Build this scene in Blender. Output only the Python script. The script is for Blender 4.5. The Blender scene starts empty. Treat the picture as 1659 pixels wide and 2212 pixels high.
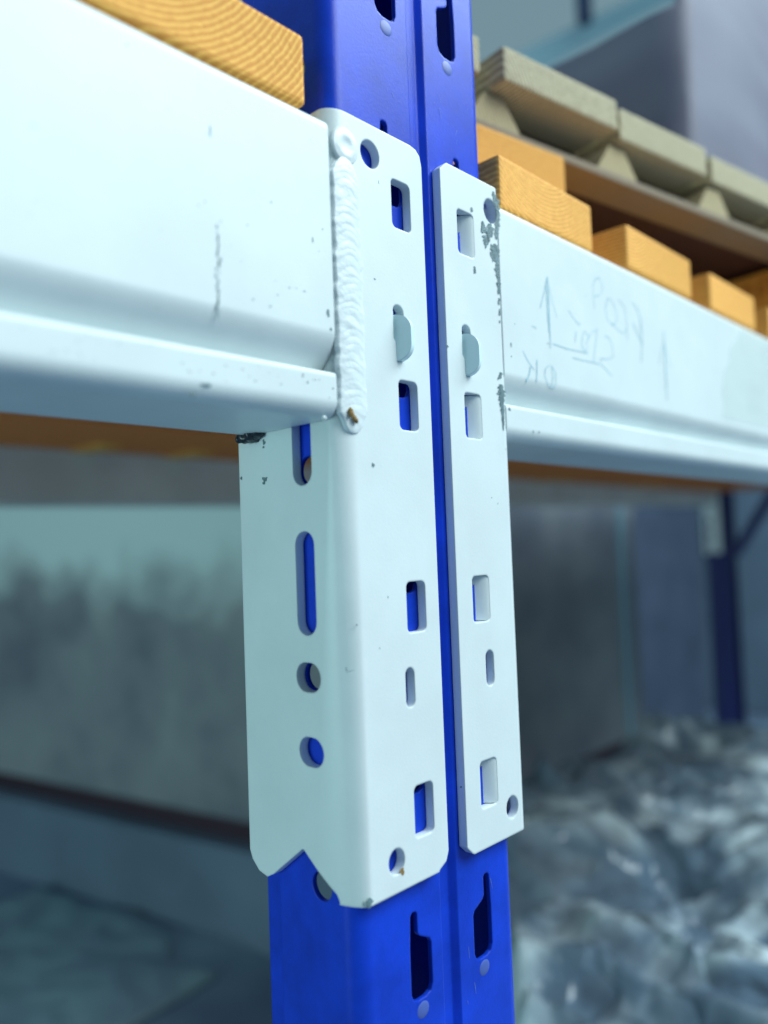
import bpy, bmesh, math, random
from mathutils import Vector, Matrix, noise
random.seed(4)
S = bpy.context.scene
COL = S.collection

# ------------------------------------------------------------------ camera, light, exposure
CAM = Vector((-.186, -.197, 0.0))
FPX = 1700.0                      # focal length for a 1659 px wide picture
th, pt, rl = math.radians(43.6), math.radians(2.6), .037
f0 = Vector((math.cos(th), math.sin(th), 0)); r0 = Vector((math.sin(th), -math.cos(th), 0)); zz = Vector((0, 0, 1))
fw = f0*math.cos(pt)+zz*math.sin(pt); up = zz*math.cos(pt)-f0*math.sin(pt)
cr = r0*math.cos(rl)-up*math.sin(rl); cu = up*math.cos(rl)+r0*math.sin(rl)
cam_d = bpy.data.cameras.new('camera'); cam = bpy.data.objects.new('camera', cam_d); COL.objects.link(cam)
M3 = Matrix((cr, cu, -fw)).transposed()
cam.matrix_world = Matrix.Translation(CAM) @ M3.to_4x4()
cam_d.sensor_fit = 'HORIZONTAL'; cam_d.sensor_width = 36; cam_d.lens = 36*FPX/1659
cam_d.clip_start = .01; cam_d.clip_end = 100
cam_d.dof.use_dof = True; cam_d.dof.focus_distance = .312; cam_d.dof.aperture_fstop = 5.3
S.camera = cam

def lin(c): return tuple((v/12.92 if v <= .04045 else ((v+.055)/1.055)**2.4) for v in c)
W = bpy.data.worlds.new('World'); S.world = W; W.use_nodes = True
bg = W.node_tree.nodes['Background']; bg.inputs[0].default_value = (.47, .76, .90, 1); bg.inputs[1].default_value = .37

def area(name, loc, target, size, power, col, sy=None):
    l = bpy.data.lights.new(name, 'AREA'); l.energy = power; l.color = col; l.size = size
    if sy: l.shape = 'RECTANGLE'; l.size_y = sy
    o = bpy.data.objects.new(name, l); COL.objects.link(o); o.location = loc
    d = Vector(target)-Vector(loc); o.rotation_euler = d.to_track_quat('-Z', 'Y').to_euler()
    return o
area('front_key', (1.0, -2.3, 2.3), (0, 0, 0), 2.0, 131, (.86, .975, .985))  # unseen soft key lamp, high in front of the rack
area('top_fill', (2.2, -1.0, 2.6), (1.6, 1.0, -.3), 1.6, 92, (.72, .9, 1.0))  # unseen fill lamp added to brighten the crate and the heap
area('side_fill', (-2.9, .9, -.25), (0, .3, 0), 1.1, 34, (.64, 1.0, .96))  # unseen fill lamp added low on the left for flange and tabs
S.view_settings.view_transform = 'Standard'; S.view_settings.look = 'None'
S.view_settings.exposure = 0; S.view_settings.gamma = 1; S.view_settings.use_curve_mapping = False
S.render.engine = 'CYCLES'

# ------------------------------------------------------------------ helpers
def on(ax, val, x, y):
    d = fw*FPX+cr*(x-829.5)-cu*(y-1106); return CAM+d*((val-CAM[ax])/d[ax])
def c1(x, y): return ((900+x*.5425)/1.4756, (300+y*.5425)/1.4756)
def c5(x, y): return ((1548+x*.5425)/1.4756, (800+y*.5425)/1.4756)
def c6(x, y): return (x*.7836/1.4756, y*.7836/1.4756)

def props(o, label=None, cat=None, group=None, kind=None):
    if label: o['label'] = label
    if cat: o['category'] = cat
    if group: o['group'] = group
    if kind: o['kind'] = kind
    return o
def empty(name, loc, label, cat, group=None, rz=0):
    o = bpy.data.objects.new(name, None); COL.objects.link(o); o.location = loc; o.rotation_euler = (0, 0, rz)
    o.empty_display_size = .05
    return props(o, label, cat, group)
def link(name, me, mat, parent=None, smooth=False):
    o = bpy.data.objects.new(name, me); COL.objects.link(o)
    if not me.materials: me.materials.append(mat)
    for p in me.polygons: p.use_smooth = smooth
    if parent:
        o.parent = parent
        # geometry is written in world coordinates: undo the parent's placement
        chain = Matrix(); q = parent; ms = []
        while q: ms.append(q.matrix_basis.copy()); q = q.parent
        for m in reversed(ms): chain = chain @ m
        me.transform(chain.inverted())
    return o
def bm_link(name, bm, mat, parent=None, smooth=False):
    bmesh.ops.recalc_face_normals(bm, faces=bm.faces)
    me = bpy.data.meshes.new(name); bm.to_mesh(me); bm.free()
    return link(name, me, mat, parent, smooth)
def box(bm, a, b, mat=None):
    vs = [bm.verts.new((x, y, z)) for x in (a[0], b[0]) for y in (a[1], b[1]) for z in (a[2], b[2])]
    for f in ((0,1,3,2),(4,6,7,5),(0,4,5,1),(2,3,7,6),(0,2,6,4),(1,5,7,3)): bm.faces.new([vs[i] for i in f])
    if mat: bmesh.ops.transform(bm, matrix=mat, verts=vs)
    return vs
def bevbox(bm, a, b, r, mat=None):
    t = bmesh.new(); box(t, a, b); bmesh.ops.bevel(t, geom=t.edges[:], offset=r, segments=2, affect='EDGES', profile=.6)
    if mat: bmesh.ops.transform(t, matrix=mat, verts=t.verts[:])
    me = bpy.data.meshes.new('t'); t.to_mesh(me); t.free(); bm.from_mesh(me); bpy.data.meshes.remove(me)
def prism(bm, poly, axis, a, b):
    """poly: 2-D outline; axis 'Y' -> poly is (x,z); 'X' -> (y,z); 'Z' -> (x,y)"""
    def P(u, v, w): return {'Y': (u, w, v), 'X': (w, u, v), 'Z': (u, v, w)}[axis]
    A = [bm.verts.new(P(u, v, a)) for u, v in poly]; B = [bm.verts.new(P(u, v, b)) for u, v in poly]
    n = len(poly); bm.faces.new(A); bm.faces.new(B[::-1])
    for i in range(n): bm.faces.new((A[i], B[i], B[(i+1) % n], A[(i+1) % n]))
def rrect(x0, z0, x1, z1, r, n=6):
    pts = []
    for cx, cz, a0 in ((x1-r, z1-r, 0), (x0+r, z1-r, 90), (x0+r, z0+r, 180), (x1-r, z0+r, 270)):
        for k in range(n+1):
            a = math.radians(a0+90*k/n); pts.append((cx+r*math.cos(a), cz+r*math.sin(a)))
    return pts
def ell(cx, cz, rx, rz, n=40): return [(cx+rx*math.cos(2*math.pi*k/n), cz+rz*math.sin(2*math.pi*k/n)) for k in range(n)]
def cut(me, cutters):
    """boolean-difference each cutter (list of bmesh builders) from the mesh"""
    o = bpy.data.objects.new('tmp', me); COL.objects.link(o); cs = []
    for fn in cutters:
        b = bmesh.new(); fn(b); bmesh.ops.recalc_face_normals(b, faces=b.faces)
        m = bpy.data.meshes.new('c'); b.to_mesh(m); b.free()
        c = bpy.data.objects.new('c', m); COL.objects.link(c); cs.append(c)
        md = o.modifiers.new('b', 'BOOLEAN'); md.operation = 'DIFFERENCE'; md.solver = 'EXACT'; md.object = c
    dg = bpy.context.evaluated_depsgraph_get()
    r = bpy.data.meshes.new_from_object(o.evaluated_get(dg))
    bpy.data.objects.remove(o)
    for c in cs: bpy.data.objects.remove(c)
    return r
def arc(cx, cy, rx, ry, a0, a1, n): return [(cx+rx*math.cos(math.radians(a0+(a1-a0)*k/n)), cy+ry*math.sin(math.radians(a0+(a1-a0)*k/n))) for k in range(n+1)]

def blob_patch(bm, c, r, ax='Y', val=-.00012, n=14, jag=.5, sx=1, sz=1, thick=.00008):
    pts = []
    sd = random.random()*50
    for k in range(n):
        a = 2*math.pi*k/n; rr = r*(1+jag*(noise.noise(Vector((math.cos(a)*1.4+sd, math.sin(a)*1.4, sd)))*2))
        pts.append((c[0]+rr*sx*math.cos(a), c[1]+rr*sz*math.sin(a)))
    prism(bm, pts, ax, val, val+thick)
RIB = 0
def ribbon(bm, pts, widths, val=-.00012, jag=.35, step=.0006, ax='Y'):
    """hand-made line lying on a plane; pts in metres (u,v)"""
    L = []
    for (a, b), (wa, wb) in zip(zip(pts, pts[1:]), zip(widths, widths[1:])):
        d = math.hypot(b[0]-a[0], b[1]-a[1]); n = max(1, int(d/step))
        for k in range(n): t = k/n; L.append((a[0]+(b[0]-a[0])*t, a[1]+(b[1]-a[1])*t, wa+(wb-wa)*t))
    L.append((*pts[-1], widths[-1]))
    if len(L) < 2: return
    global RIB; RIB += 1; val -= (RIB % 40)*.000004
    sd = random.random()*90; A = []; B = []
    for i, (x, z, w) in enumerate(L):
        p = L[max(i-1, 0)]; q = L[min(i+1, len(L)-1)]; dx, dz = q[0]-p[0], q[1]-p[1]; l = math.hypot(dx, dz) or 1
        nx, nz = -dz/l, dx/l
        wa = w*.5*(1+jag*2*noise.noise(Vector((sd, i*.45, 0)))); wb = w*.5*(1+jag*2*noise.noise(Vector((sd+20, i*.45, 0))))
        wa = max(wa, w*.08); wb = max(wb, w*.08)
        A.append((x+nx*wa, z+nz*wa)); B.append((x-nx*wb, z-nz*wb))
    def V(p): return bm.verts.new((p[0], val, p[1]) if ax == 'Y' else (val, p[0], p[1]))
    VA = [V(p) for p in A]; VB = [V(p) for p in B]
    for i in range(len(VA)-1): bm.faces.new((VA[i], VA[i+1], VB[i+1], VB[i]))
# ------------------------------------------------------------------ materials
def mat(name, base, rough=.5, metal=0, bump=0, bscale=400, vary=0, vscale=6, bevel=0, coat=0, base2=None, stretch=(1, 1, 1), spec=.5, vdetail=5, ramp=(.35, .65)):
    m = bpy.data.materials.new(name); m.use_nodes = True; nt = m.node_tree; N = nt.nodes; L = nt.links
    b = N['Principled BSDF']; b.inputs['Base Color'].default_value = (*base, 1); b.inputs['Roughness'].default_value = rough
    b.inputs['Metallic'].default_value = metal; b.inputs['Coat Weight'].default_value = coat; b.inputs['Coat Roughness'].default_value = .15
    b.inputs['Specular IOR Level'].default_value = spec
    tc = N.new('ShaderNodeTexCoord'); mp = N.new('ShaderNodeMapping'); mp.inputs['Scale'].default_value = stretch
    L.new(tc.outputs['Object'], mp.inputs['Vector'])
    if vary or base2:
        n = N.new('ShaderNodeTexNoise'); n.inputs['Scale'].default_value = vscale; n.inputs['Detail'].default_value = vdetail; n.inputs['Roughness'].default_value = .6
        L.new(mp.outputs[0], n.inputs['Vector'])
        r = N.new('ShaderNodeValToRGB'); r.color_ramp.elements[0].position = ramp[0]; r.color_ramp.elements[1].position = ramp[1]
        c2 = base2 or tuple(v*(1-vary) for v in base)
        r.color_ramp.elements[0].color = (*base, 1); r.color_ramp.elements[1].color = (*c2, 1)
        L.new(n.outputs[0], r.inputs[0]); L.new(r.outputs[0], b.inputs['Base Color'])
    nrm = None
    if bevel:
        bv = N.new('ShaderNodeBevel'); bv.samples = 6; bv.inputs['Radius'].default_value = bevel; nrm = bv.outputs[0]
    if bump:
        n2 = N.new('ShaderNodeTexNoise'); n2.inputs['Scale'].default_value = bscale; n2.inputs['Detail'].default_value = 3
        L.new(mp.outputs[0], n2.inputs['Vector'])
        bp = N.new('ShaderNodeBump'); bp.inputs['Strength'].default_value = bump; bp.inputs['Distance'].default_value = .001
        L.new(n2.outputs[0], bp.inputs['Height'])
        if nrm: L.new(nrm, bp.inputs['Normal'])
        nrm = bp.outputs[0]
    if nrm: L.new(nrm, b.inputs['Normal'])
    return m
WHITE = mat('white_powder_coat', (.74, .82, .83), .42, bump=.05, bscale=900, vary=.075, vscale=22, bevel=.0011)
WELD = mat('painted_weld', (.72, .80, .82), .4, bump=.15, bscale=700)
BLUE = mat('blue_powder_coat', (.006, .056, .66), .34, bump=.06, bscale=900, vary=.30, vscale=38, bevel=.0012, spec=.22)
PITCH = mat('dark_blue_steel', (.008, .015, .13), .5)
CHIP = mat('bare_steel_chip', (.17, .28, .31), .5, bump=.5, bscale=1500, vary=.5, vscale=500)
RUST = mat('rust', (.42, .26, .09), .8, vary=.6, vscale=600, bump=.6, bscale=1500)
PENCIL = mat('pencil_line', (.26, .46, .54), .7, vary=-.4, vscale=900, vdetail=2)
BLOB = mat('dark_blob', (.012, .02, .03), .3)
GLINT = mat('lip_glint', (.07, .12, .42), .5)  # tone of the highlights painted below the slots
def wood(name, a, b, rs=110):
    m = bpy.data.materials.new(name); m.use_nodes = True; nt = m.node_tree; N = nt.nodes; L = nt.links
    bs = N['Principled BSDF']; bs.inputs['Roughness'].default_value = .75; bs.inputs['Specular IOR Level'].default_value = .2
    tc = N.new('ShaderNodeTexCoord'); mp = N.new('ShaderNodeMapping'); L.new(tc.outputs['Object'], mp.inputs[0])
    oi = N.new('ShaderNodeObjectInfo'); cb = N.new('ShaderNodeCombineXYZ')
    for k_, (m_, a_) in enumerate(((.05, -.005), (0, 0), (.02, -.062))):
        q_ = N.new('ShaderNodeMath'); q_.operation = 'MULTIPLY_ADD'; L.new(oi.outputs['Random'], q_.inputs[0]); q_.inputs[1].default_value = m_; q_.inputs[2].default_value = a_; L.new(q_.outputs[0], cb.inputs[k_])
    L.new(cb.outputs[0], mp.inputs['Location'])
    w = N.new('ShaderNodeTexWave'); w.wave_type = 'RINGS'; w.rings_direction = 'Y'; w.wave_profile = 'SAW'
    w.inputs['Scale'].default_value = rs; w.inputs['Distortion'].default_value = 1.8; w.inputs['Detail'].default_value = 3; w.inputs['Detail Scale'].default_value = 1.2
    L.new(mp.outputs[0], w.inputs[0])
    n = N.new('ShaderNodeTexNoise'); n.inputs['Scale'].default_value = 420; n.inputs['Detail'].default_value = 4; L.new(tc.outputs['Object'], n.inputs[0])
    mx = N.new('ShaderNodeMath'); mx.operation = 'MULTIPLY_ADD'; L.new(n.outputs[0], mx.inputs[0]); mx.inputs[1].default_value = .9; L.new(w.outputs[1], mx.inputs[2])
    r = N.new('ShaderNodeValToRGB'); r.color_ramp.elements[0].position = .62
    r.color_ramp.elements[0].color = (*a, 1); r.color_ramp.elements[1].color = (*b, 1); r.color_ramp.elements[1].position = 1.0
    L.new(mx.outputs[0], r.inputs[0]); L.new(r.outputs[0], bs.inputs['Base Color'])
    bp = N.new('ShaderNodeBump'); bp.inputs['Strength'].default_value = .5; bp.inputs['Distance'].default_value = .0006; L.new(mx.outputs[0], bp.inputs['Height']); L.new(bp.outputs[0], bs.inputs['Normal'])
    return m
PINE = wood('fresh_pine', (.97, .54, .13), (.72, .32, .07), 150)
SHADEW = wood('shaded_pine', (.12, .065, .06), (.06, .035, .035))  # shade of the pallet interior darkened into the wood colour
DECKW = wood('weathered_pine', (.72, .67, .45), (.36, .30, .20))

# ------------------------------------------------------------------ setting
bm = bmesh.new(); box(bm, (-12, -8, -1.0), (16, 16, -.95))
FLOOR = mat('dusty_concrete', (.10, .14, .22), .6, base2=(.17, .25, .33), vscale=2.2, vdetail=3, bump=.4, bscale=60)
props(bm_link('floor', bm, FLOOR), kind='structure')
bm = bmesh.new(); box(bm, (-12, 7, -.95), (16, 7.2, 1.9))
props(bm_link('wall', bm, mat('wall_sheet', (.12, .19, .27), .7, vary=.35, vscale=1.2)), 'dark blue grey warehouse wall far behind the racks', 'wall')
# ------------------------------------------------------------------ blue upright
XL, XR, YF = .0042, .0985, .0042
def upright_profile():
    t = .002
    out = []
    out += [(.026, .082), (.026, .058), (XL, .046)]
    out += arc(XL+.007, YF+.007, .007, .007, 180, 270, 10)
    out += [(.0488, YF), (.0512, YF+.0026), (.0566, YF+.0026), (.0590, YF)]
    out += arc(XR-.007, YF+.007, .007, .007, 270, 360, 10)
    out += [(XR, .046), (.077, .058), (.077, .082)]
    inn = []
    n = len(out)
    for i, p in enumerate(out):
        a = Vector(out[max(i-1, 0)]); b = Vector(out[min(i+1, n-1)]); d = (b-a).normalized(); nn = Vector((-d.y, d.x))
        inn.append((p[0]+nn.x*t, p[1]+nn.y*t))
    return out+inn[::-1]
def make_upright(z0, z1, slots=True, hooks=(-238, -163, -88, -13, 62, 137, 212)):
    bm = bmesh.new(); prism(bm, upright_profile(), 'Z', z0, z1); bmesh.ops.recalc_face_normals(bm, faces=bm.faces)
    me = bpy.data.meshes.new('upright'); bm.to_mesh(me); bm.free()
    if not slots: return me
    cs = []
    for h in hooks:
        h /= 1000.
        SL = [(.0305, h-.001), (.0318, h-.0035), (.0345, h-.0045), (.0385, h-.0045), (.0413, h-.0035), (.0425, h-.001), (.0425, h+.014), (.0415, h+.0158), (.0385, h+.0172), (.0360, h+.0185), (.0350, h+.020), (.0350, h+.027), (.0340, h+.028), (.0322, h+.028), (.0312, h+.027), (.0305, h+.014)]
        def fnl(b, SL=SL): prism(b, SL, 'Y', -.01, .02)
        def fnr(b, SL=SL): prism(b, [(.1110-x, z) for x, z in SL], 'Y', -.01, .02)
        def fns(b, h=h):
            prism(b, ell(.0215, h-.0325, .0052, .0052, 24), 'X', -.01, .0075)
            prism(b, ell(.0215, h-.0325, .0052, .0052, 24), 'X', .09, .11)
        cs += [fnl, fnr, fns]
    return cut(me, cs)
ur = empty('upright_post', (.05, .04, -.95), 'bright blue steel rack upright with keyhole slots between the two white beam connectors', 'rack upright')
me = make_upright(-.95, .62); link('post', me, BLUE, ur)
for h in (-.163, -.238, .212):                          # lighter blobs painting blurred highlights at the lower ends of the slots
    for cx in (.0365, .0745):
        bm = bmesh.new(); bmesh.ops.create_uvsphere(bm, u_segments=14, v_segments=8, radius=1, matrix=Matrix.Translation((cx, YF+.0003, h-.0085)) @ Matrix.Diagonal((.0038, .0007, .0034, 1)))
        bm_link('slot_glint', bm, GLINT, ur, True)
SCF = mat('dusty_scuff', (.10, .17, .55), .7)
for k in range(16):
    bm = bmesh.new()
    x_ = random.choice([random.uniform(.016, .046), random.uniform(.062, .090)]); z_ = random.choice([random.uniform(-.20, -.125), random.uniform(.162, .24)])
    ribbon(bm, [(x_, z_), (x_+random.uniform(-.0015, .0015), z_+random.uniform(.0004, .005))], [.0002, .00035], val=YF-.0001, jag=.5, step=.0004)
    bm_link('scuff', bm, SCF, ur)
bm = bmesh.new(); box(bm, (-.02, -.005, -.95), (.12, .12, -.942)); bm_link('base_plate', bm, BLUE, ur)

# ------------------------------------------------------------------ connector brackets
T = .004
def bracket_mesh(x_edge, ztop, zbot, yf_top, yf_bot, depth=.0585, xf=.008):
    """L section: front plate on Y=0 from x_edge back to the fold at X=0, flange along Y at X=0"""
    bm = bmesh.new(); rings = []
    K = 18; lev = [zbot+(ztop-zbot)*i/14 for i in range(15)]
    for z in lev:
        k = (z-zbot)/(.036-zbot); k = max(0, min(1, k)); yf = yf_bot+(yf_top-yf_bot)*k
        o = [(x_edge, 0)]+[(xf-xf*math.sin(a), yf-yf*math.cos(a)) for a in [math.radians(84)*i/K for i in range(K+1)]]+[(0, depth)]
        inr = [(x_edge, T)]+[(xf+.001-(xf+.001-T)*math.sin(a), (yf+.001)-(yf+.001-T)*math.cos(a)) for a in [math.radians(90)*i/K for i in range(K+1)]]+[(T, depth)]
        rings.append([bm.verts.new((x, y, z)) for x, y in o+inr[::-1]])
    n = len(rings[0])
    for a, b in zip(rings, rings[1:]):
        for i in range(n): bm.faces.new((a[i], a[(i+1) % n], b[(i+1) % n], b[i]))
    h = n//2
    for R in (rings[0], rings[-1]):
        for i in range(h-1): bm.faces.new((R[i], R[i+1], R[n-2-i], R[n-1-i]))
    bmesh.ops.recalc_face_normals(bm, faces=bm.faces)
    me = bpy.data.meshes.new('bracket'); bm.to_mesh(me); bm.free(); return me
A_, B_ = -.02, .012
def pf(poly): return lambda b: prism(b, poly, 'Y', A_, B_)
def sf(poly): return lambda b: prism(b, poly, 'X', -.02, .0085)
HZ = (.1215, .0440, -.0320, -.1070)
# left bracket
lb_c = [pf(rrect(.0312, z, .0420, z+.0190, .0022)) for z in HZ]
lb_c += [pf(ell(.0203, .1457, .0050, .0053)), pf(ell(.0208, -.1118, .0042, .0046)), pf(rrect(.0290, -.0592, .0340, -.0446, .00249)),
         pf([(.0296, .0785), (.0298, .0880)]+arc(.0326, .0888, .0030, .0028, 170, 10, 8)+[(.0357, .0880), (.0359, .0720), (.0335, .0700), (.0310, .0700), (.0308, .0768)]),
         pf([(.0435, .170), (.0600, .170), (.0600, .1505), (.0497, .1505), (.0488, .1545), (.0465, .1565), (.0430, .1572), (.0430, .165)][::-1]),
         pf([(.0440, -.140), (.0600, -.140), (.0600, -.1165), (.0497, -.1165), (.0482, -.1200), (.0440, -.1222)])]
lb_c += [sf(rrect(.0152, -.0305, .0256, .0070, .0051)), sf(rrect(.0152, .0236, .0256, .0800, .0051)),
         sf(rrect(.0140, -.0508, .0272, -.0402, .0052)), sf(rrect(.0138, -.0772, .0268, -.0667, .0051)),
         sf([(.0095, -.150), (.0095, -.1215), (.0105, -.1195), (.0262, -.1075), (.0270, -.1075), (.0440, -.1205), (.0480, -.1226), (.0530, -.1215), (.0570, -.1180), (.0588, -.1140), (.0700, -.1140), (.0700, -.150)])]
def beam_profile(z0=.0455, z1=.1515, yb=.050):
    p = [(yb, z1), (.004, z1)]+arc(.004, z1-.004, .004, .004, 90, 180, 8)[1:]
    p += [(0, .0755)]
    # inward roll above the lower lip
    for k in range(1, 15):
        s = k/14; p.append((.0088*(s**1.7), .0755-.0137*s))
    p += [(.0088, .0612), (.0008, .0612), (.0002, .0606), (.0, .0596)]
    p += [(0, z0+.0062)]+arc(.0062, z0+.0062, .0062, .0062, 180, 270, 12)[1:]+[(yb, z0)]
    return p
def beam_mesh(x0, x1, prof):
    bm = bmesh.new(); prism(bm, prof, 'X', x0, x1); bmesh.ops.recalc_face_normals(bm, faces=bm.faces)
    bmesh.ops.triangulate(bm, faces=[f for f in bm.faces if len(f.verts) > 4])
    me = bpy.data.meshes.new('beam'); bm.to_mesh(me); bm.free(); return me
def weld_bead(x, zb, zt, w, h, parent, yoff=-.0004, ripple=.0031):
    bm = bmesh.new(); NU, NV = 26, 420; g = []
    for j in range(NV+1):
        s = j/NV; z = zb+(zt-zb)*s; row = []
        cap = min(1, math.sqrt(max(0, min(s, 1-s))*(zt-zb)/(w*.5)+.0001))
        wob = .0005*noise.noise(Vector((0, 0, z*160)))+.0004*noise.noise(Vector((7, 0, z*420)))
        ww = w*(1+.16*noise.noise(Vector((3, 0, z*210))))*cap
        for i in range(NU+1):
            u = -1+2*i/NU
            zc = z-.0030*(1-u*u)*1.3            # chevron: ripples sag in the middle
            ph = (zc/ripple+.6*noise.noise(Vector((u*.7, 2, z*150)))) % 1.0
            rip = (ph**.7)*(1-ph)*2.2
            prof = max(0, 1-abs(u)**2.0)**.9
            y = yoff-h*prof*cap*(.78+.13*rip+.22*noise.noise(Vector((u*1.5, 5, z*260))))
            if abs(u) > .93: y = .0012
            row.append(bm.verts.new((x+wob+u*ww*.5, y, z)))
        g.append(row)
    for a, b in zip(g, g[1:]):
        for i in range(NU): bm.faces.new((a[i], a[i+1], b[i+1], b[i]))
    return bm_link('weld_bead', bm, WELD, parent, True)
def pY(p, val=0): q = on(1, val, *p); return (q.x, q.z)

# ------------------------------------------------------------------ LEFT BEAM
lb = empty('shelf_beam', (-.6, .02, .0455), 'white steel shelf beam on the left with a rippled weld joining it to its slotted connector', 'rack beam')
me = beam_mesh(-2.2, -.0005, beam_profile()); link('beam_tube', me, WHITE, lb)
me = cut(bracket_mesh(.0497, .1572, -.1228, .0065, .022), lb_c)
br = link('connector', me, WHITE, lb)
weld_bead(.0070, .0405, .1400, .0136, .0011, br)
bm = bmesh.new()                                         # round crater where the weld run starts
NR, NA = 14, 36; g = []
for i in range(NR+1):
    q = i/NR; rr = .0066*q; yy = -.0002-.0006*math.exp(-((q-.55)/.28)**2)
    if i == NR: yy = .0006
    g.append([bm.verts.new((.0078+rr*math.cos(2*math.pi*k/NA), yy, .1445+rr*1.05*math.sin(2*math.pi*k/NA))) for k in range(NA)])
for a, b in zip(g, g[1:]):
    for k in range(NA): bm.faces.new((a[k], a[(k+1) % NA], b[(k+1) % NA], b[k]))
bm_link('weld_crater', bm, WELD, br, True)
def tab(parent, x, zc, w=.0150, h=.0176, t=.0030):
    # flat locking tongue standing straight out of the keyhole
    bm = bmesh.new(); prism(bm, rrect(-w, -h/2, 0, h/2, .0060, 12), 'Y', -t/2, t/2)
    bmesh.ops.recalc_face_normals(bm, faces=bm.faces)
    bmesh.ops.transform(bm, matrix=Matrix.Translation((x, -.0052, zc)) @ Matrix.Rotation(math.radians(-70), 4, 'Z'), verts=bm.verts[:])
    return bm_link('locking_tab', bm, TABM, parent)
TABM = mat('locking_tab_paint', (.66, .86, .90), .4, bevel=.0006)
tab(br, .0345, .0788)
def hook_stub(parent, name, x0, x1, z0, z1, curve_left):
    """tongue pressed inwards out of the plate through a square hole"""
    bm = bmesh.new(); n = 12; rows = []
    for k in range(n+1):
        a = math.radians(90*k/n); R = (x1-x0)
        if curve_left: x = x1-R*(k/n)*.50; y = -.00004+R*.46*(k/n)**1.7
        else: x = x0+R*math.sin(a); y = .001+R*(1-math.cos(a))
        rows.append((x, y))
    for z in (z0, z1): pass
    A = [bm.verts.new((x, y, z0+.0003)) for x, y in rows]; B = [bm.verts.new((x, y, z1-.0003)) for x, y in rows]
    for i in range(n): bm.faces.new((A[i], A[i+1], B[i+1], B[i]))
    o = bm_link(name, bm, WHITE, parent, True)
    return o
bm = bmesh.new()                                         # worn spots and scuffs in the paint of the beam
for k in range(46):
    y = 880+420*((k+random.random())/46)**.75; x = 888+random.gauss(0, 5); c = pY(c6(x, y)); r = random.uniform(.00012, .00042)
    blob_patch(bm, c, r, sx=.8, sz=1.5, jag=.6, n=9)
for (x, y, r, sx, sz) in [(1335, 1275, .0007, 1, 1.6), (1345, 1340, .0004, 1, 2), (1130, 1200, .0002, 1, 1), (1272, 975, .0003, .6, 3), (840, 1565, .0011, 2.0, .35), (782, 1606, .0007, 1.6, .5), (920, 1472, .0003, 2, .6), (1030, 1218, .0003, 1, 1), (1100, 1247, .0003, 1, 1), (1250, 1555, .0003, 1, 1), (1355, 1580, .0003, 1, 1), (855, 530, .0003, .7, 5), (640, 1255, .0002, 1, 1), (1068, 1420, .0003, 1.5, .6), (860, 1300, .0002, 1, 1), (1525, 1135, .0003, 1.5, .7), (1440, 760, .0002, 1, 2), (1540, 740, .0002, .5, 3)]:
    yv = -.00012
    if 1390 < y < 1510 and x < 1390: continue
    blob_patch(bm, pY(c6(x, y)), r, sx=sx, sz=sz, jag=.5, n=11)
for k in range(60):
    blob_patch(bm, (random.uniform(-.11, -.004), random.choice([random.uniform(.082, .148), random.uniform(.052, .060)])), random.uniform(.00008, .0002), sx=random.uniform(.6, 2.2), jag=.5, n=7)
bm_link('paint_chip', bm, CHIP, lb)
bm = bmesh.new()                                         # brown burn at the foot of the weld
for (x, y, r) in [(.0040, .0475, .0011), (.0056, .0455, .0008), (.0066, .0447, .0006)]:
    t = bmesh.new(); bmesh.ops.create_icosphere(t, subdivisions=3, radius=1)
    for v in t.verts: v.co *= 1+.5*noise.noise(v.co*2.2+Vector((x*900, 0, 0)))
    bmesh.ops.transform(t, matrix=Matrix.Translation((x, -.0019, y)) @ Matrix.Diagonal((r, .0007, r*1.5, 1)), verts=t.verts[:])
    m_ = bpy.data.meshes.new('t'); t.to_mesh(m_); t.free(); bm.from_mesh(m_)
bm_link('rust_mark', bm, RUST, br, True)
bm = bmesh.new()                                         # yellow drip under the lower round hole
blob_patch(bm, (.0232, -.1160), .0011, jag=.5, sz=.8); bm_link('rust_drip', bm, RUST, br)
bm = bmesh.new(); blob_patch(bm, (.0062, -.1212), .0011, jag=.6, sx=1.5, val=-.0002, thick=.0003); blob_patch(bm, (.0040, -.1208), .0007, jag=.6, val=.0004)
for (x, y, r, sx, sz) in [(770, 1350, .00035, 1, 1), (755, 1450, .00028, 6, .5), (748, 1446, .0004, .6, 2), (806, 1005, .0003, 2, 2), (820, 1400, .0002, 1, 1), (838, 1290, .0002, 1, 2)]:
    blob_patch(bm, pY((x, y)), r, sx=sx, sz=sz, jag=.5, n=9)
for (px, py, r) in [(570, 955, .0007), (569, 966, .0005), (573, 1035, .0012), (522, 1034, .0006), (571, 1044, .0006)]:
    q = on(0, 0, px, py); blob_patch(bm, (q.y, q.z), r, ax='X', val=-.00015, jag=.6)
bm_link('paint_chip', bm, CHIP, br)
bm = bmesh.new()                                         # dark lump of weld spatter on the back edge of the flange
for (px, py, r) in [(545, 938, .0034), (530, 944, .0026), (517, 948, .0018), (556, 933, .0026)]:
    q = on(0, -.002, px, py)
    t = bmesh.new(); bmesh.ops.create_icosphere(t, subdivisions=3, radius=r)
    for v in t.verts: v.co *= 1+.35*noise.noise(v.co*500+Vector((px, 0, 0)))
    bmesh.ops.translate(t, vec=q, verts=t.verts[:]); m_ = bpy.data.meshes.new('t'); t.to_mesh(m_); t.free(); bm.from_mesh(m_)
bm_link('weld_spatter', bm, BLOB, br, True)
bm = bmesh.new(); q = on(2, .0450, 700, 903)
bmesh.ops.create_icosphere(bm, subdivisions=3, radius=.0009, matrix=Matrix.Translation(q)); bm_link('paint_drip', bm, WHITE, lb, True)

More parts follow.
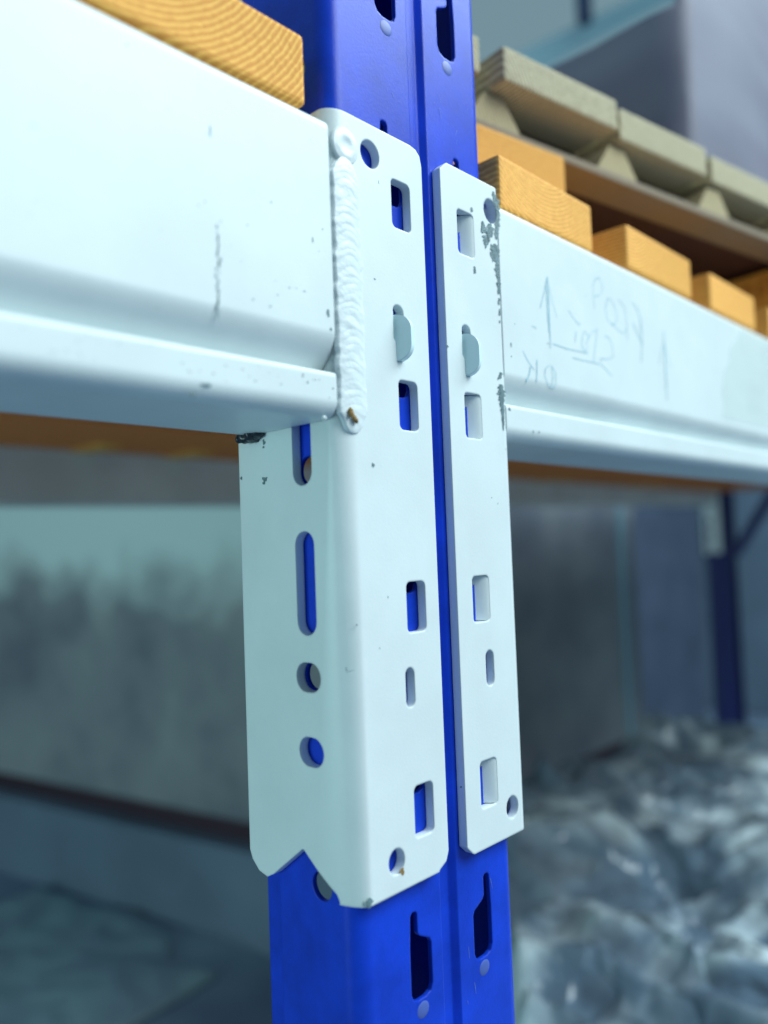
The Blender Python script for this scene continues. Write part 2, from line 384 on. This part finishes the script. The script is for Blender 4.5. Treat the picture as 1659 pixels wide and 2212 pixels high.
# ------------------------------------------------------------------ RIGHT BEAM
rb = empty('shelf_beam', (1.2, .02, .0455), 'white steel shelf beam on the right marked with upside-down pencil writing and arrows', 'rack beam')
XO = .1035
me = beam_mesh(XO-.0025, 2.52, beam_profile()); link('beam_tube', me, WHITE, rb)
rme = bracket_mesh(XO-.0613, .1578, -.1228, .0045, .0045, xf=.0045); rme.transform(Matrix.Translation((XO, 0, 0)) @ Matrix.Diagonal((-1, 1, 1, 1))); rme.flip_normals()
rb_c = [pf(rrect(.0714, z, .0828, z+.0190, .0020)) for z in HZ]
rb_c += [pf(ell(.0957, .1460, .0050, .0055)), pf(ell(.0927, -.1113, .0043, .0047)), pf(rrect(.0784, -.0588, .0840, -.0440, .00279)),
         pf([(.0714, .0785), (.0716, .0880)]+arc(.0745, .0888, .0030, .0028, 170, 10, 8)+[(.0776, .0880), (.0779, .0720), (.0755, .0700), (.0730, .0700), (.0728, .0768)]),
         pf([(.0500, .1650), (.0660, .1650), (.0660, .1579), (.0648, .1572), (.0614, .1542), (.0500, .1542)]),
         pf([(.0500, -.1300), (.0660, -.1300), (.0660, -.1229), (.0648, -.1223), (.0612, -.1190), (.0500, -.1190)])]
rbr = link('connector', cut(rme, rb_c), WHITE, rb)
for z in HZ: hook_stub(rbr, 'hook', .0722, .0834, z, z+.0190, True)
tab(rbr, .0766, .0788)
bm = bmesh.new()
def rib1(pts, ws, m=1.0): ribbon(bm, [pY(c1(*p)) for p in pts], [w*.00019 for w in ws], jag=.55, step=.0004)
rib1([(1236, 570), (1245, 610), (1258, 640), (1266, 690), (1266, 740), (1258, 790), (1253, 850)], [3, 18, 24, 12, 14, 18, 8])
for i_, (px_, py_, r_, sx_, sz_) in enumerate([(1190, 800, .0019, .8, 1.25), (1208, 822, .0016, 1.0, 1.2), (1176, 772, .0011, .8, 1.2)]): blob_patch(bm, pY(c1(px_, py_)), r_, sx=sx_, sz=sz_, jag=.75, n=24, val=-.0003-.00001*i_)
rib1([(1190, 830), (1196, 870), (1192, 905)], [26, 16, 3])
rib1([(1215, 760), (1222, 800), (1226, 840)], [10, 26, 8])
rib1([(1243, 880), (1250, 920), (1246, 955), (1252, 975)], [10, 34, 24, 30])
rib1([(1225, 905), (1266, 908)], [14, 12]); rib1([(1232, 968), (1270, 965)], [12, 12])
rib1([(1262, 975), (1262, 1020), (1265, 1080), (1270, 1130), (1273, 1175)], [10, 16, 10, 14, 9])
rib1([(1272, 1200), (1270, 1235)], [8, 5]); rib1([(1275, 1262), (1276, 1300)], [4, 6]); rib1([(1276, 1330), (1277, 1345)], [4, 4])
rib1([(1280, 1706), (1285, 1760), (1290, 1830), (1296, 1900), (1298, 1975)], [16, 26, 14, 10, 3])
rib1([(1265, 1675), (1282, 1650), (1290, 1640)], [4, 12, 4]); rib1([(1128, 1012), (1131, 1052)], [4, 8]); rib1([(1108, 665), (1112, 690)], [4, 8])
rib1([(958, 1470), (975, 1487)], [3, 3])
for (px, py, r) in [(1075, 1088, .0003), (1101, 1089, .0003), (1062, 1075, .0002), (1112, 700, .0002), (1092, 970, .0002)]: blob_patch(bm, pY((px, py)), r, n=8)
bm_link('paint_chip', bm, CHIP, rbr)
bm = bmesh.new()
for (px, py, r) in [(957, 480, .0003), (962, 545, .0003), (968, 603, .0004), (966, 640, .0003), (985, 1190, .0003), (996, 1700, .0004), (972, 900, .0002)]:
    q = on(0, .0613, px, py)
    if 0 < q.y < T: blob_patch(bm, (q.y, q.z), r, ax='X', val=.0613-.00016, n=8)
if len(bm.verts): bm_link('edge_chip', bm, CHIP, rbr)
# pencil writing, strokes as they stand on the beam
bm = bmesh.new()
STR = [[(362,150),(372,350),(380,570)], [(352,205),(362,380),(374,480)], [(360,155),(340,250),(320,335)], [(365,180),(392,300),(418,392)], [(358,170),(366,300),(370,470)],
 [(582,262),(588,262)], [(640,345),(632,270),(628,200),(645,158),(670,160),(685,200),(683,240),(665,262),(638,264)],
 [(715,280),(703,335),(715,400),(740,430),(765,422),(772,380),(755,320),(735,285),(715,280)], [(740,430),(765,450),(790,475),(815,485),(828,455)],
 [(780,285),(815,330),(827,400),(834,530)], [(862,300),(892,345),(912,410),(918,500),(914,650)], [(862,420),(895,490),(922,552)], [(905,380),(912,460),(920,545)],
 [(485,345),(515,395),(545,430)], [(545,425),(555,430),(548,436)], [(530,470),(525,535)],
 [(580,468),(565,510),(568,570),(588,588),(600,565)], [(585,470),(606,505),(588,552)], [(655,458),(620,480),(600,525)], [(655,460),(645,550),(632,655)], [(512,628),(560,640),(632,655),(670,665)],
 [(700,500),(725,508),(745,560),(748,622),(715,636),(672,632),(680,668),(715,705),(740,735)],
 [(1045,470),(1050,600),(1065,875)], [(1050,560),(1058,700),(1063,800)], [(1045,540),(1030,600),(1018,660)], [(1052,560),(1075,640),(1095,690)],
 [(218,585),(250,650),(285,700)], [(262,680),(255,725),(240,765)], [(300,640),(300,700),(298,770)],
 [(375,670),(350,690),(345,735),(370,790),(400,805),(412,780),(410,715),(385,672)], [(385,680),(395,740),(385,795)], [(272,440),(298,452)], [(395,545),(480,575),(600,600)]]
WID = {0: .0005, 22: .0007, 23: .0006, 10: .0006, 11: .0007, 27: .0008, 28: .0006}
for i, s in enumerate(STR):
    pts = [pY(c5(*p)) for p in s]; w = WID.get(i, .00036)*.9
    if i in (3, 6, 13, 31, 33): w = .00026
    ribbon(bm, pts, [w]*len(pts), jag=.3, step=.0008)
props(bm_link('pencil_writing', bm, PENCIL, rb), 'upside-down pencil letters and upward arrows')
bm = bmesh.new()
for (x, y, r, sx, sz) in [(150, 552, .0008, .6, 1.2), (140, 930, .0007, 1, 1), (280, 1062, .0004, 1, 1), (315, 1065, .0004, 1, 1), (365, 545, .0003, 2, 1), (150, 620, .0003, 1, 1)]: blob_patch(bm, pY(c5(x, y)), r, sx=sx, sz=sz, n=9)
bm_link('paint_chip', bm, CHIP, rb)
# crumpled clear tape stuck over the far part of the beam
TAPE = bpy.data.materials.new('clear_tape'); TAPE.use_nodes = True; nt = TAPE.node_tree; b = nt.nodes['Principled BSDF']
b.inputs['Base Color'].default_value = (.62, .75, .66, 1); b.inputs['Roughness'].default_value = .22; b.inputs['Alpha'].default_value = .17
bm = bmesh.new(); g = []
for j in range(41):
    row = []
    for i in range(41):
        xs = .352+.05*(j/40)**2+.010*noise.noise(Vector((0, j*.12, 3))); x = xs+(.65-xs)*i/40; z = .0800+.0690*j/40
        y = -.0009-.0022*abs(noise.noise(Vector((x*45, 1, z*60))))-.0008*noise.noise(Vector((x*140, 4, z*120)))
        row.append(bm.verts.new((x, y, z)))
    g.append(row)
for a, b2 in zip(g, g[1:]):
    for i in range(40): bm.faces.new((a[i], a[i+1], b2[i+1], b2[i]))
props(bm_link('clear_tape', bm, TAPE, None, True), 'crumpled clear tape stuck across the white beam at the right border', 'tape')

# ------------------------------------------------------------------ REAR BEAM and rear upright
REAR = mat('grey_white_paint', (.74, .78, .74), .6, vary=.15, vscale=10)
rr_ = empty('rear_beam', (1.2, .85, .07), 'greyish beam at the back of the rack seen beneath the white beams', 'rack beam')
bm = bmesh.new()
def tz(x): return .071+.030*(x-.2)/2.3
pr = [(-1.2, tz(-1.2)), (2.519, tz(2.519))]
vs = []
for x, z in pr: vs.append([bm.verts.new(p) for p in ((x, .832, z+.004), (x, .836, z), (x, .876, z), (x, .876, .154), (x, .832, .154))])
bm.faces.new(vs[0]); bm.faces.new(vs[1][::-1])
for i in range(5): bm.faces.new((vs[0][i], vs[1][i], vs[1][(i+1) % 5], vs[0][(i+1) % 5]))
bm_link('beam_tube', bm, REAR, rr_)
rm = cut(bracket_mesh(.0497, .158, -.062, .0065, .008), [sf(rrect(.014, .030, .028, .058, .003)), sf(rrect(.014, -.012, .028, .020, .003)), sf(ell(.021, -.024, .008, .006)), sf(ell(.021, -.043, .008, .006)), sf([(.01, -.09), (.01, -.062), (.027, -.052), (.045, -.062), (.06, -.056), (.08, -.056), (.08, -.09)])])
rm.transform(Matrix.Translation((2.520, .876, 0)) @ Matrix.Diagonal((1, -1, 1, 1))); rm.flip_normals()
link('connector', rm, mat('connector_paint', (.74, .8, .84), .5), rr_)
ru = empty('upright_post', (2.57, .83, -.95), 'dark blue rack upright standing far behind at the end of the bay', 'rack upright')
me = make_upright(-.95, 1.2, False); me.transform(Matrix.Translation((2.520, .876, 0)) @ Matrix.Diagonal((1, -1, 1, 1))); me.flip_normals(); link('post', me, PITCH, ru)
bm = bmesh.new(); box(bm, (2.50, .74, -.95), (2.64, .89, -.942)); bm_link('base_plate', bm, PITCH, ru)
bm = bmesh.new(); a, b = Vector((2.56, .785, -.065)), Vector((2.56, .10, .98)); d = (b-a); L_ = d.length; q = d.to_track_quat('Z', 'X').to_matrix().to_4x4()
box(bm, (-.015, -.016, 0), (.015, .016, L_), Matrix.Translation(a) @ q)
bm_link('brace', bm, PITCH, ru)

# ------------------------------------------------------------------ timber bearers on the beams
def bearer(x0, x1, label, y0=.005, group='pine bearers lying across the beams'):
    bm = bmesh.new(); cx = (x0+x1)/2
    bevbox(bm, (x0, y0, .1552), (x1, .880, .1805), .0018)
    me = bpy.data.meshes.new('bearer'); bmesh.ops.recalc_face_normals(bm, faces=bm.faces); bm.to_mesh(me); bm.free()
    me.transform(Matrix.Translation((-cx, 0, -.1552))); o = bpy.data.objects.new('timber_bearer', me); COL.objects.link(o); me.materials.append(PINE); o.location = (cx, 0, .1552)
    return props(o, label, 'timber', group)
bearer(-.165, -.0068, 'orange pine board end on the left beam, left of the blue upright', .004)
bearer(.1130, .1985, 'pine board end with curved growth rings just right of the blue upright', .006)
bearer(.2350, .3250, 'second pine board end from the upright on top of the right beam', .004)
bearer(.3570, .4450, 'third pine board end from the upright on top of the right beam', .004)
bearer(.4780, .5680, 'fourth pine board end from the upright, cut off by the right border', .004)
ORD = 'sixth seventh eighth ninth tenth eleventh twelfth thirteenth fourteenth fifteenth sixteenth seventeenth eighteenth nineteenth twentieth'.split()
for k in range(15):
    x = .60+.122*k
    bearer(x, x+.088, '%s pine board from the blue upright, its underside showing above the rear beam' % ORD[k], .004)

# ------------------------------------------------------------------ pallet, rotated a little on the bearers
ang = math.radians(-10)
pal = empty('pallet', (.150, .068, .1810), 'old wooden pallet with pale deck board ends standing on the pine boards', 'pallet', rz=ang)
R = Matrix.Translation((.150, .068, 0)) @ Matrix.Rotation(ang, 4, 'Z')
x = -.075; k = 0
while x < 1.12:
    w = .104+random.uniform(-.004, .004); bm = bmesh.new(); dy = random.uniform(-.007, .007); dz = random.uniform(-.0015, .002)
    bevbox(bm, (x, -.002+dy, .2690), (x+w, .80+dy, .2905+dz), .0018, R @ Matrix.Translation((0, 0, 0)) @ Matrix.Rotation(random.uniform(-.006, .006), 4, 'Z'))
    bm_link('deck_board', bm, DECKW, pal); x += w+random.uniform(.008, .017)
for y0 in (.028, .35, .69):
    bm = bmesh.new(); bevbox(bm, (-.08, y0, .2465), (1.14, y0+.10, .2688), .002, R); bm_link('stringer', bm, SHADEW, pal)
for x0 in (.010, .435, 1.03):
    for y0 in (-.002, .35, .69):
        bm = bmesh.new(); bevbox(bm, (x0-.01, y0, .181), (x0+.090, y0+.10, .2408), .002, R); bm_link('block', bm, PINE if y0 < .1 else SHADEW, pal)
bm = bmesh.new(); bevbox(bm, (-.08, .002, .2410), (1.14, .030, .2468), .0012, R); bm_link('bottom_slat', bm, wood('slat_wood', (.36, .29, .20), (.24, .19, .14)), pal)
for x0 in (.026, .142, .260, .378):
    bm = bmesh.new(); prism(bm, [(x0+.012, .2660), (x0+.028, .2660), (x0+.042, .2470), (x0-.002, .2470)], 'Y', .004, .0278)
    bmesh.ops.transform(bm, matrix=R, verts=bm.verts[:]); bm_link('light_patch', bm, wood('light_patch_wood', (.56, .47, .28), (.42, .34, .20)) if x0 < .1 else bpy.data.materials['light_patch_wood'], pal)  # pale wedges painting the light that falls through the deck gaps

shade_pal = empty('pallet', (1.36, .03, .1810), 'added second pallet shading the rear beam, beyond the one with pale deck ends, mostly hidden', 'pallet')  # added to keep the key light off the rear beam
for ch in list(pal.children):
    c = ch.copy(); COL.objects.link(c); c.parent = shade_pal
# wrapped load on the pallet
LOADM = mat('film_wrapped_cartons', (.11, .105, .16), .62, base2=(.17, .18, .24), vscale=2.5, bump=.2, bscale=30, stretch=(1, 1, 4), vdetail=2)
bm = bmesh.new()
for a in ((.40, .030, .2912), ):
    vs = []
    box(bm, a, (1.3, .78, .408))
bmesh.ops.subdivide_edges(bm, edges=bm.edges[:], cuts=30, use_grid_fill=True)
for v in bm.verts:
    if v.co.z > .3: v.co.z += max(0, v.co.x-.402-2.5*(v.co.y-.03))*2.5*(v.co.z-.29)/.118
    n_ = noise.noise_vector(v.co*14)*.004; v.co += Vector((n_.x, n_.y, 0 if v.co.z < .295 else n_.z))
props(bm_link('wrapped_load', bm, LOADM, None, True), 'dark purple grey film-wrapped load resting on the pallet at upper right', 'load')
# steelwork under the roof, far behind
bm = bmesh.new(); LB = mat('pale_blue_steel', (.55, .85, .95), .5)
p1 = on(1, 3.2, 1160, 150); p2 = on(1, 3.2, 1560, -60)
d = (p2-p1); q = d.to_track_quat('X', 'Z').to_matrix().to_4x4(); box(bm, (-2.0, -.08, -.02), (d.length+1, .08, .17), Matrix.Translation(p1) @ q)
props(bm_link('roof_beam', bm, LB), 'pale blue sloping roof beam blurred at the top right', 'roof beam')
bm = bmesh.new(); p1 = on(1, 3.0, 1262, 20); box(bm, (p1.x-.05, 2.95, p1.z-.12), (p1.x+.05, 3.05, 4.9))
props(bm_link('hanging_post', bm, mat('dark_post', (.05, .09, .2), .6)), 'dark blurred vertical post hanging in front of the pale roof beam', 'post')

# ------------------------------------------------------------------ grey crate behind the rack
CR = bpy.data.materials.new('banded_crate'); CR.use_nodes = True; nt = CR.node_tree; N = nt.nodes; L = nt.links; b = N['Principled BSDF']; b.inputs['Roughness'].default_value = .7
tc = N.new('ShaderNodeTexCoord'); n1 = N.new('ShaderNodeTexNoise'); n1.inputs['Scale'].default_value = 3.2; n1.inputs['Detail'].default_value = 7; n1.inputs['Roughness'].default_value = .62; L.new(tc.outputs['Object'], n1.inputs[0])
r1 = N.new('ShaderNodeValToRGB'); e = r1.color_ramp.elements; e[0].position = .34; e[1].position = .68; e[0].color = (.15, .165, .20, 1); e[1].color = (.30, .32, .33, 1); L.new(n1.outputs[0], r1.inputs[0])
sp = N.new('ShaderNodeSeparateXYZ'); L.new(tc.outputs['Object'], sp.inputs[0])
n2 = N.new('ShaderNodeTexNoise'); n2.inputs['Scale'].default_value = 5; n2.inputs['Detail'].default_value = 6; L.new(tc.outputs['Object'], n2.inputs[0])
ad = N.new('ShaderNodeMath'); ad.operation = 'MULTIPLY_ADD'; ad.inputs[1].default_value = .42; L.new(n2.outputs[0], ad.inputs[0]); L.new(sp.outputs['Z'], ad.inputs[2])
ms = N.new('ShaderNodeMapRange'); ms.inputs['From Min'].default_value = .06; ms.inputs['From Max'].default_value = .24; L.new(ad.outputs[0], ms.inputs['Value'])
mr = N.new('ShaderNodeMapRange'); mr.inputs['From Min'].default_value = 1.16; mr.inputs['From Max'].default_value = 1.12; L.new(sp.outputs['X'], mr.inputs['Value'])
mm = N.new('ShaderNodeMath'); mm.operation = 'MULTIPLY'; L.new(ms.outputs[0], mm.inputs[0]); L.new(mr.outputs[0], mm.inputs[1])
mx = N.new('ShaderNodeMix'); mx.data_type = 'RGBA'; L.new(mm.outputs[0], mx.inputs[0]); L.new(r1.outputs[0], mx.inputs[6]); mx.inputs[7].default_value = (.64, .78, .75, 1); L.new(mx.outputs[2], b.inputs['Base Color'])  # left face paler towards the top, with a ragged lower edge
crt = empty('crate', (1.5, 1.5, -.72), 'large mottled grey crate with a pale upper band behind the rack', 'crate')
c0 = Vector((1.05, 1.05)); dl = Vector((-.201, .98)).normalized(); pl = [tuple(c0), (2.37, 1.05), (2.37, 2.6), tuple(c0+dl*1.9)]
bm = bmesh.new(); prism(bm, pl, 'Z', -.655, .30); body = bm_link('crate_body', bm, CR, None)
body.parent = crt; body.matrix_parent_inverse = crt.matrix_basis.inverted()
bm = bmesh.new(); bevbox(bm, (2.245, 1.040, -.65), (2.272, 1.052, .29), .003); bm_link('edge_strip', bm, mat('strip_paint', (.24, .42, .50), .5), crt)
bm = bmesh.new(); prism(bm, [(c0.x+.03, 1.07), (2.34, 1.07), (2.34, 2.5), tuple(c0+dl*1.85+Vector((.05, 0)))], 'Z', -.72, -.655)
bm_link('gap_strip', bm, mat('gap_shade', (.05, .025, .04), .8), crt)  # dark maroon strip painting the shadow in the gap below the crate
bm = bmesh.new(); prism(bm, [(c0.x-.01, 1.03), (2.40, 1.03), (2.40, 2.6), tuple(c0+dl*1.95+Vector((-.02, 0)))], 'Z', -.95, -.722)
props(bm_link('lower_crate', bm, mat('plain_crate', (.16, .22, .30), .7, vary=.25, vscale=3)), 'plain blue grey crate under the mottled crate, seen at lower left', 'crate')
bm = bmesh.new(); bevbox(bm, (-.6, .60, .1462), (2.515, .831, .1549), .001)
rpk = props(bm_link('warm_tint_plank', bm, wood('warm_tint_wood', (.95, .34, .09), (.60, .17, .05))), 'reddish brown plank added along the rear beam for the warm tone of the board undersides', 'plank')  # added plank that puts the warm cast of the undersides into its colour
for x_ in (.285, .425, .560, 1.42, 1.9):
    bm = bmesh.new(); bevbox(bm, (x_, .74, .1436), (x_+.034, .829, .1460), .0006); bm_link('light_gap_block', bm, PINE, rpk)  # pale blocks standing in for light showing between the boards
bm = bmesh.new(); bevbox(bm, (2.62, 1.45, -.95), (3.9, 2.6, .3), .01)
props(bm_link('cabinet', bm, mat('dark_cabinet', (.07, .10, .16), .6, vary=.3, vscale=4)), 'dark blue grey cabinet in the shadow between the crate and the far upright', 'cabinet')
bm = bmesh.new(); bevbox(bm, (4.2, 1.0, -.95), (7.5, 1.6, 1.6), .01)
props(bm_link('partition', bm, mat('partition_paint', (.13, .2, .28), .7, vary=.3, vscale=2)), 'blurred blue grey partition behind the far upright at the right border', 'partition')

# ------------------------------------------------------------------ film-wrapped heap under the right beam
FILM = bpy.data.materials.new('crumpled_film'); FILM.use_nodes = True; nt = FILM.node_tree; N = nt.nodes; L = nt.links; b = N['Principled BSDF']
b.inputs['Roughness'].default_value = .22; b.inputs['Coat Weight'].default_value = .8; b.inputs['Coat Roughness'].default_value = .12
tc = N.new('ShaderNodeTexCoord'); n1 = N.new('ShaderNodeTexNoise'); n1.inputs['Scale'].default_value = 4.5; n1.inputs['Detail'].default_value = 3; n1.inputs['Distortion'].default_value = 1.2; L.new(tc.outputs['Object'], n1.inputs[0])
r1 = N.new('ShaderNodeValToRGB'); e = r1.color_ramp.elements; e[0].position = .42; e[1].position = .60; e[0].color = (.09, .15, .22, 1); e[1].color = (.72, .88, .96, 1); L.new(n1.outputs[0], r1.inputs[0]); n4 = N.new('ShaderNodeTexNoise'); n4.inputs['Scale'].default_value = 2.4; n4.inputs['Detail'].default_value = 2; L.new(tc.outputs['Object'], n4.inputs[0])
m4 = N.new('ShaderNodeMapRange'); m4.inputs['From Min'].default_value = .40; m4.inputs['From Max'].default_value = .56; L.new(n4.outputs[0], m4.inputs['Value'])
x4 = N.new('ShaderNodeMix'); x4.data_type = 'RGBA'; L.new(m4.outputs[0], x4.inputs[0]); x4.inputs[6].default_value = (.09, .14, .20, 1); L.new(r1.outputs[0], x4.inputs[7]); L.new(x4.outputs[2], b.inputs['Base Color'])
vo = N.new('ShaderNodeTexVoronoi'); vo.feature = 'DISTANCE_TO_EDGE'; vo.inputs['Scale'].default_value = 9; n3 = N.new('ShaderNodeTexNoise'); n3.inputs['Scale'].default_value = 9; L.new(tc.outputs['Object'], n3.inputs[0])
av = N.new('ShaderNodeVectorMath'); av.operation = 'MULTIPLY_ADD'; L.new(n3.outputs['Color'], av.inputs[0]); av.inputs[1].default_value = (.25, .25, .25); L.new(tc.outputs['Object'], av.inputs[2]); L.new(av.outputs[0], vo.inputs['Vector'])
bp = N.new('ShaderNodeBump'); bp.inputs['Strength'].default_value = .9; bp.inputs['Distance'].default_value = .02; L.new(vo.outputs['Distance'], bp.inputs['Height']); L.new(bp.outputs[0], b.inputs['Normal'])
def film(name, x0, x1, y0, y1, z0, ztop, amp, label, seed, nx=150, ny=90, m_=None):
    bm = bmesh.new(); g = []
    for j in range(ny+1):
        row = []
        for i in range(nx+1):
            x = x0+(x1-x0)*i/nx; yy1 = min(y1, .25+(x-.42)*.95) if m_ is None else y1; y = y0+(yy1-y0)*j/ny
            if m_: x += .10*noise.noise(Vector((y*3, 1, seed)))+.03*noise.noise(Vector((y*11, 1, seed))); y += .10*noise.noise(Vector((x*3, 7, seed)))
            ed = min(i/nx, 1-i/nx)*(x1-x0); ed2 = min(j/ny, 1-j/ny)*(y1-y0); m = min(1, min(ed, ed2)/.07)
            p = Vector((x*4.2+seed, y*4.2, seed)); h = noise.noise(p)*.9
            q = Vector((x*11, y*11, seed+4)); h += -abs(noise.noise(q))*.75+.25
            q = Vector((x*27+h*2, y*27, seed+9)); h += -abs(noise.noise(q))*.12+.03
            z = z0+(ztop-z0)*(m**.45)+amp*h*m
            row.append(bm.verts.new((x, y, z)))
        g.append(row)
    for a, b_ in zip(g, g[1:]):
        for i in range(nx): bm.faces.new((a[i], a[i+1], b_[i+1], b_[i]))
    loop = [g[0][i] for i in range(nx+1)]+[g[j][nx] for j in range(1, ny+1)]+[g[ny][i] for i in range(nx-1, -1, -1)]+[g[j][0] for j in range(ny-1, 0, -1)]
    low = [bm.verts.new((v.co.x, v.co.y, -.95)) for v in loop]
    n = len(loop)
    for i in range(n): bm.faces.new((loop[i], low[i], low[(i+1) % n], loop[(i+1) % n]))
    bm.faces.new(low[::-1])
    return props(bm_link(name, bm, m_ or FILM, None, True), label, 'wrapped goods')
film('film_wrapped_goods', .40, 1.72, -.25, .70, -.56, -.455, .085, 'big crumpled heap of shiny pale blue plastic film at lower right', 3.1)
film('plastic_sheet', .30, .86, 1.35, 2.15, -.94, -.92, .02, 'pale green crumpled plastic sheet on the floor at lower left', 8.4, 60, 60, mat('green_sheet', (.15, .22, .28), .5, base2=(.19, .30, .34), vscale=5, vdetail=1))
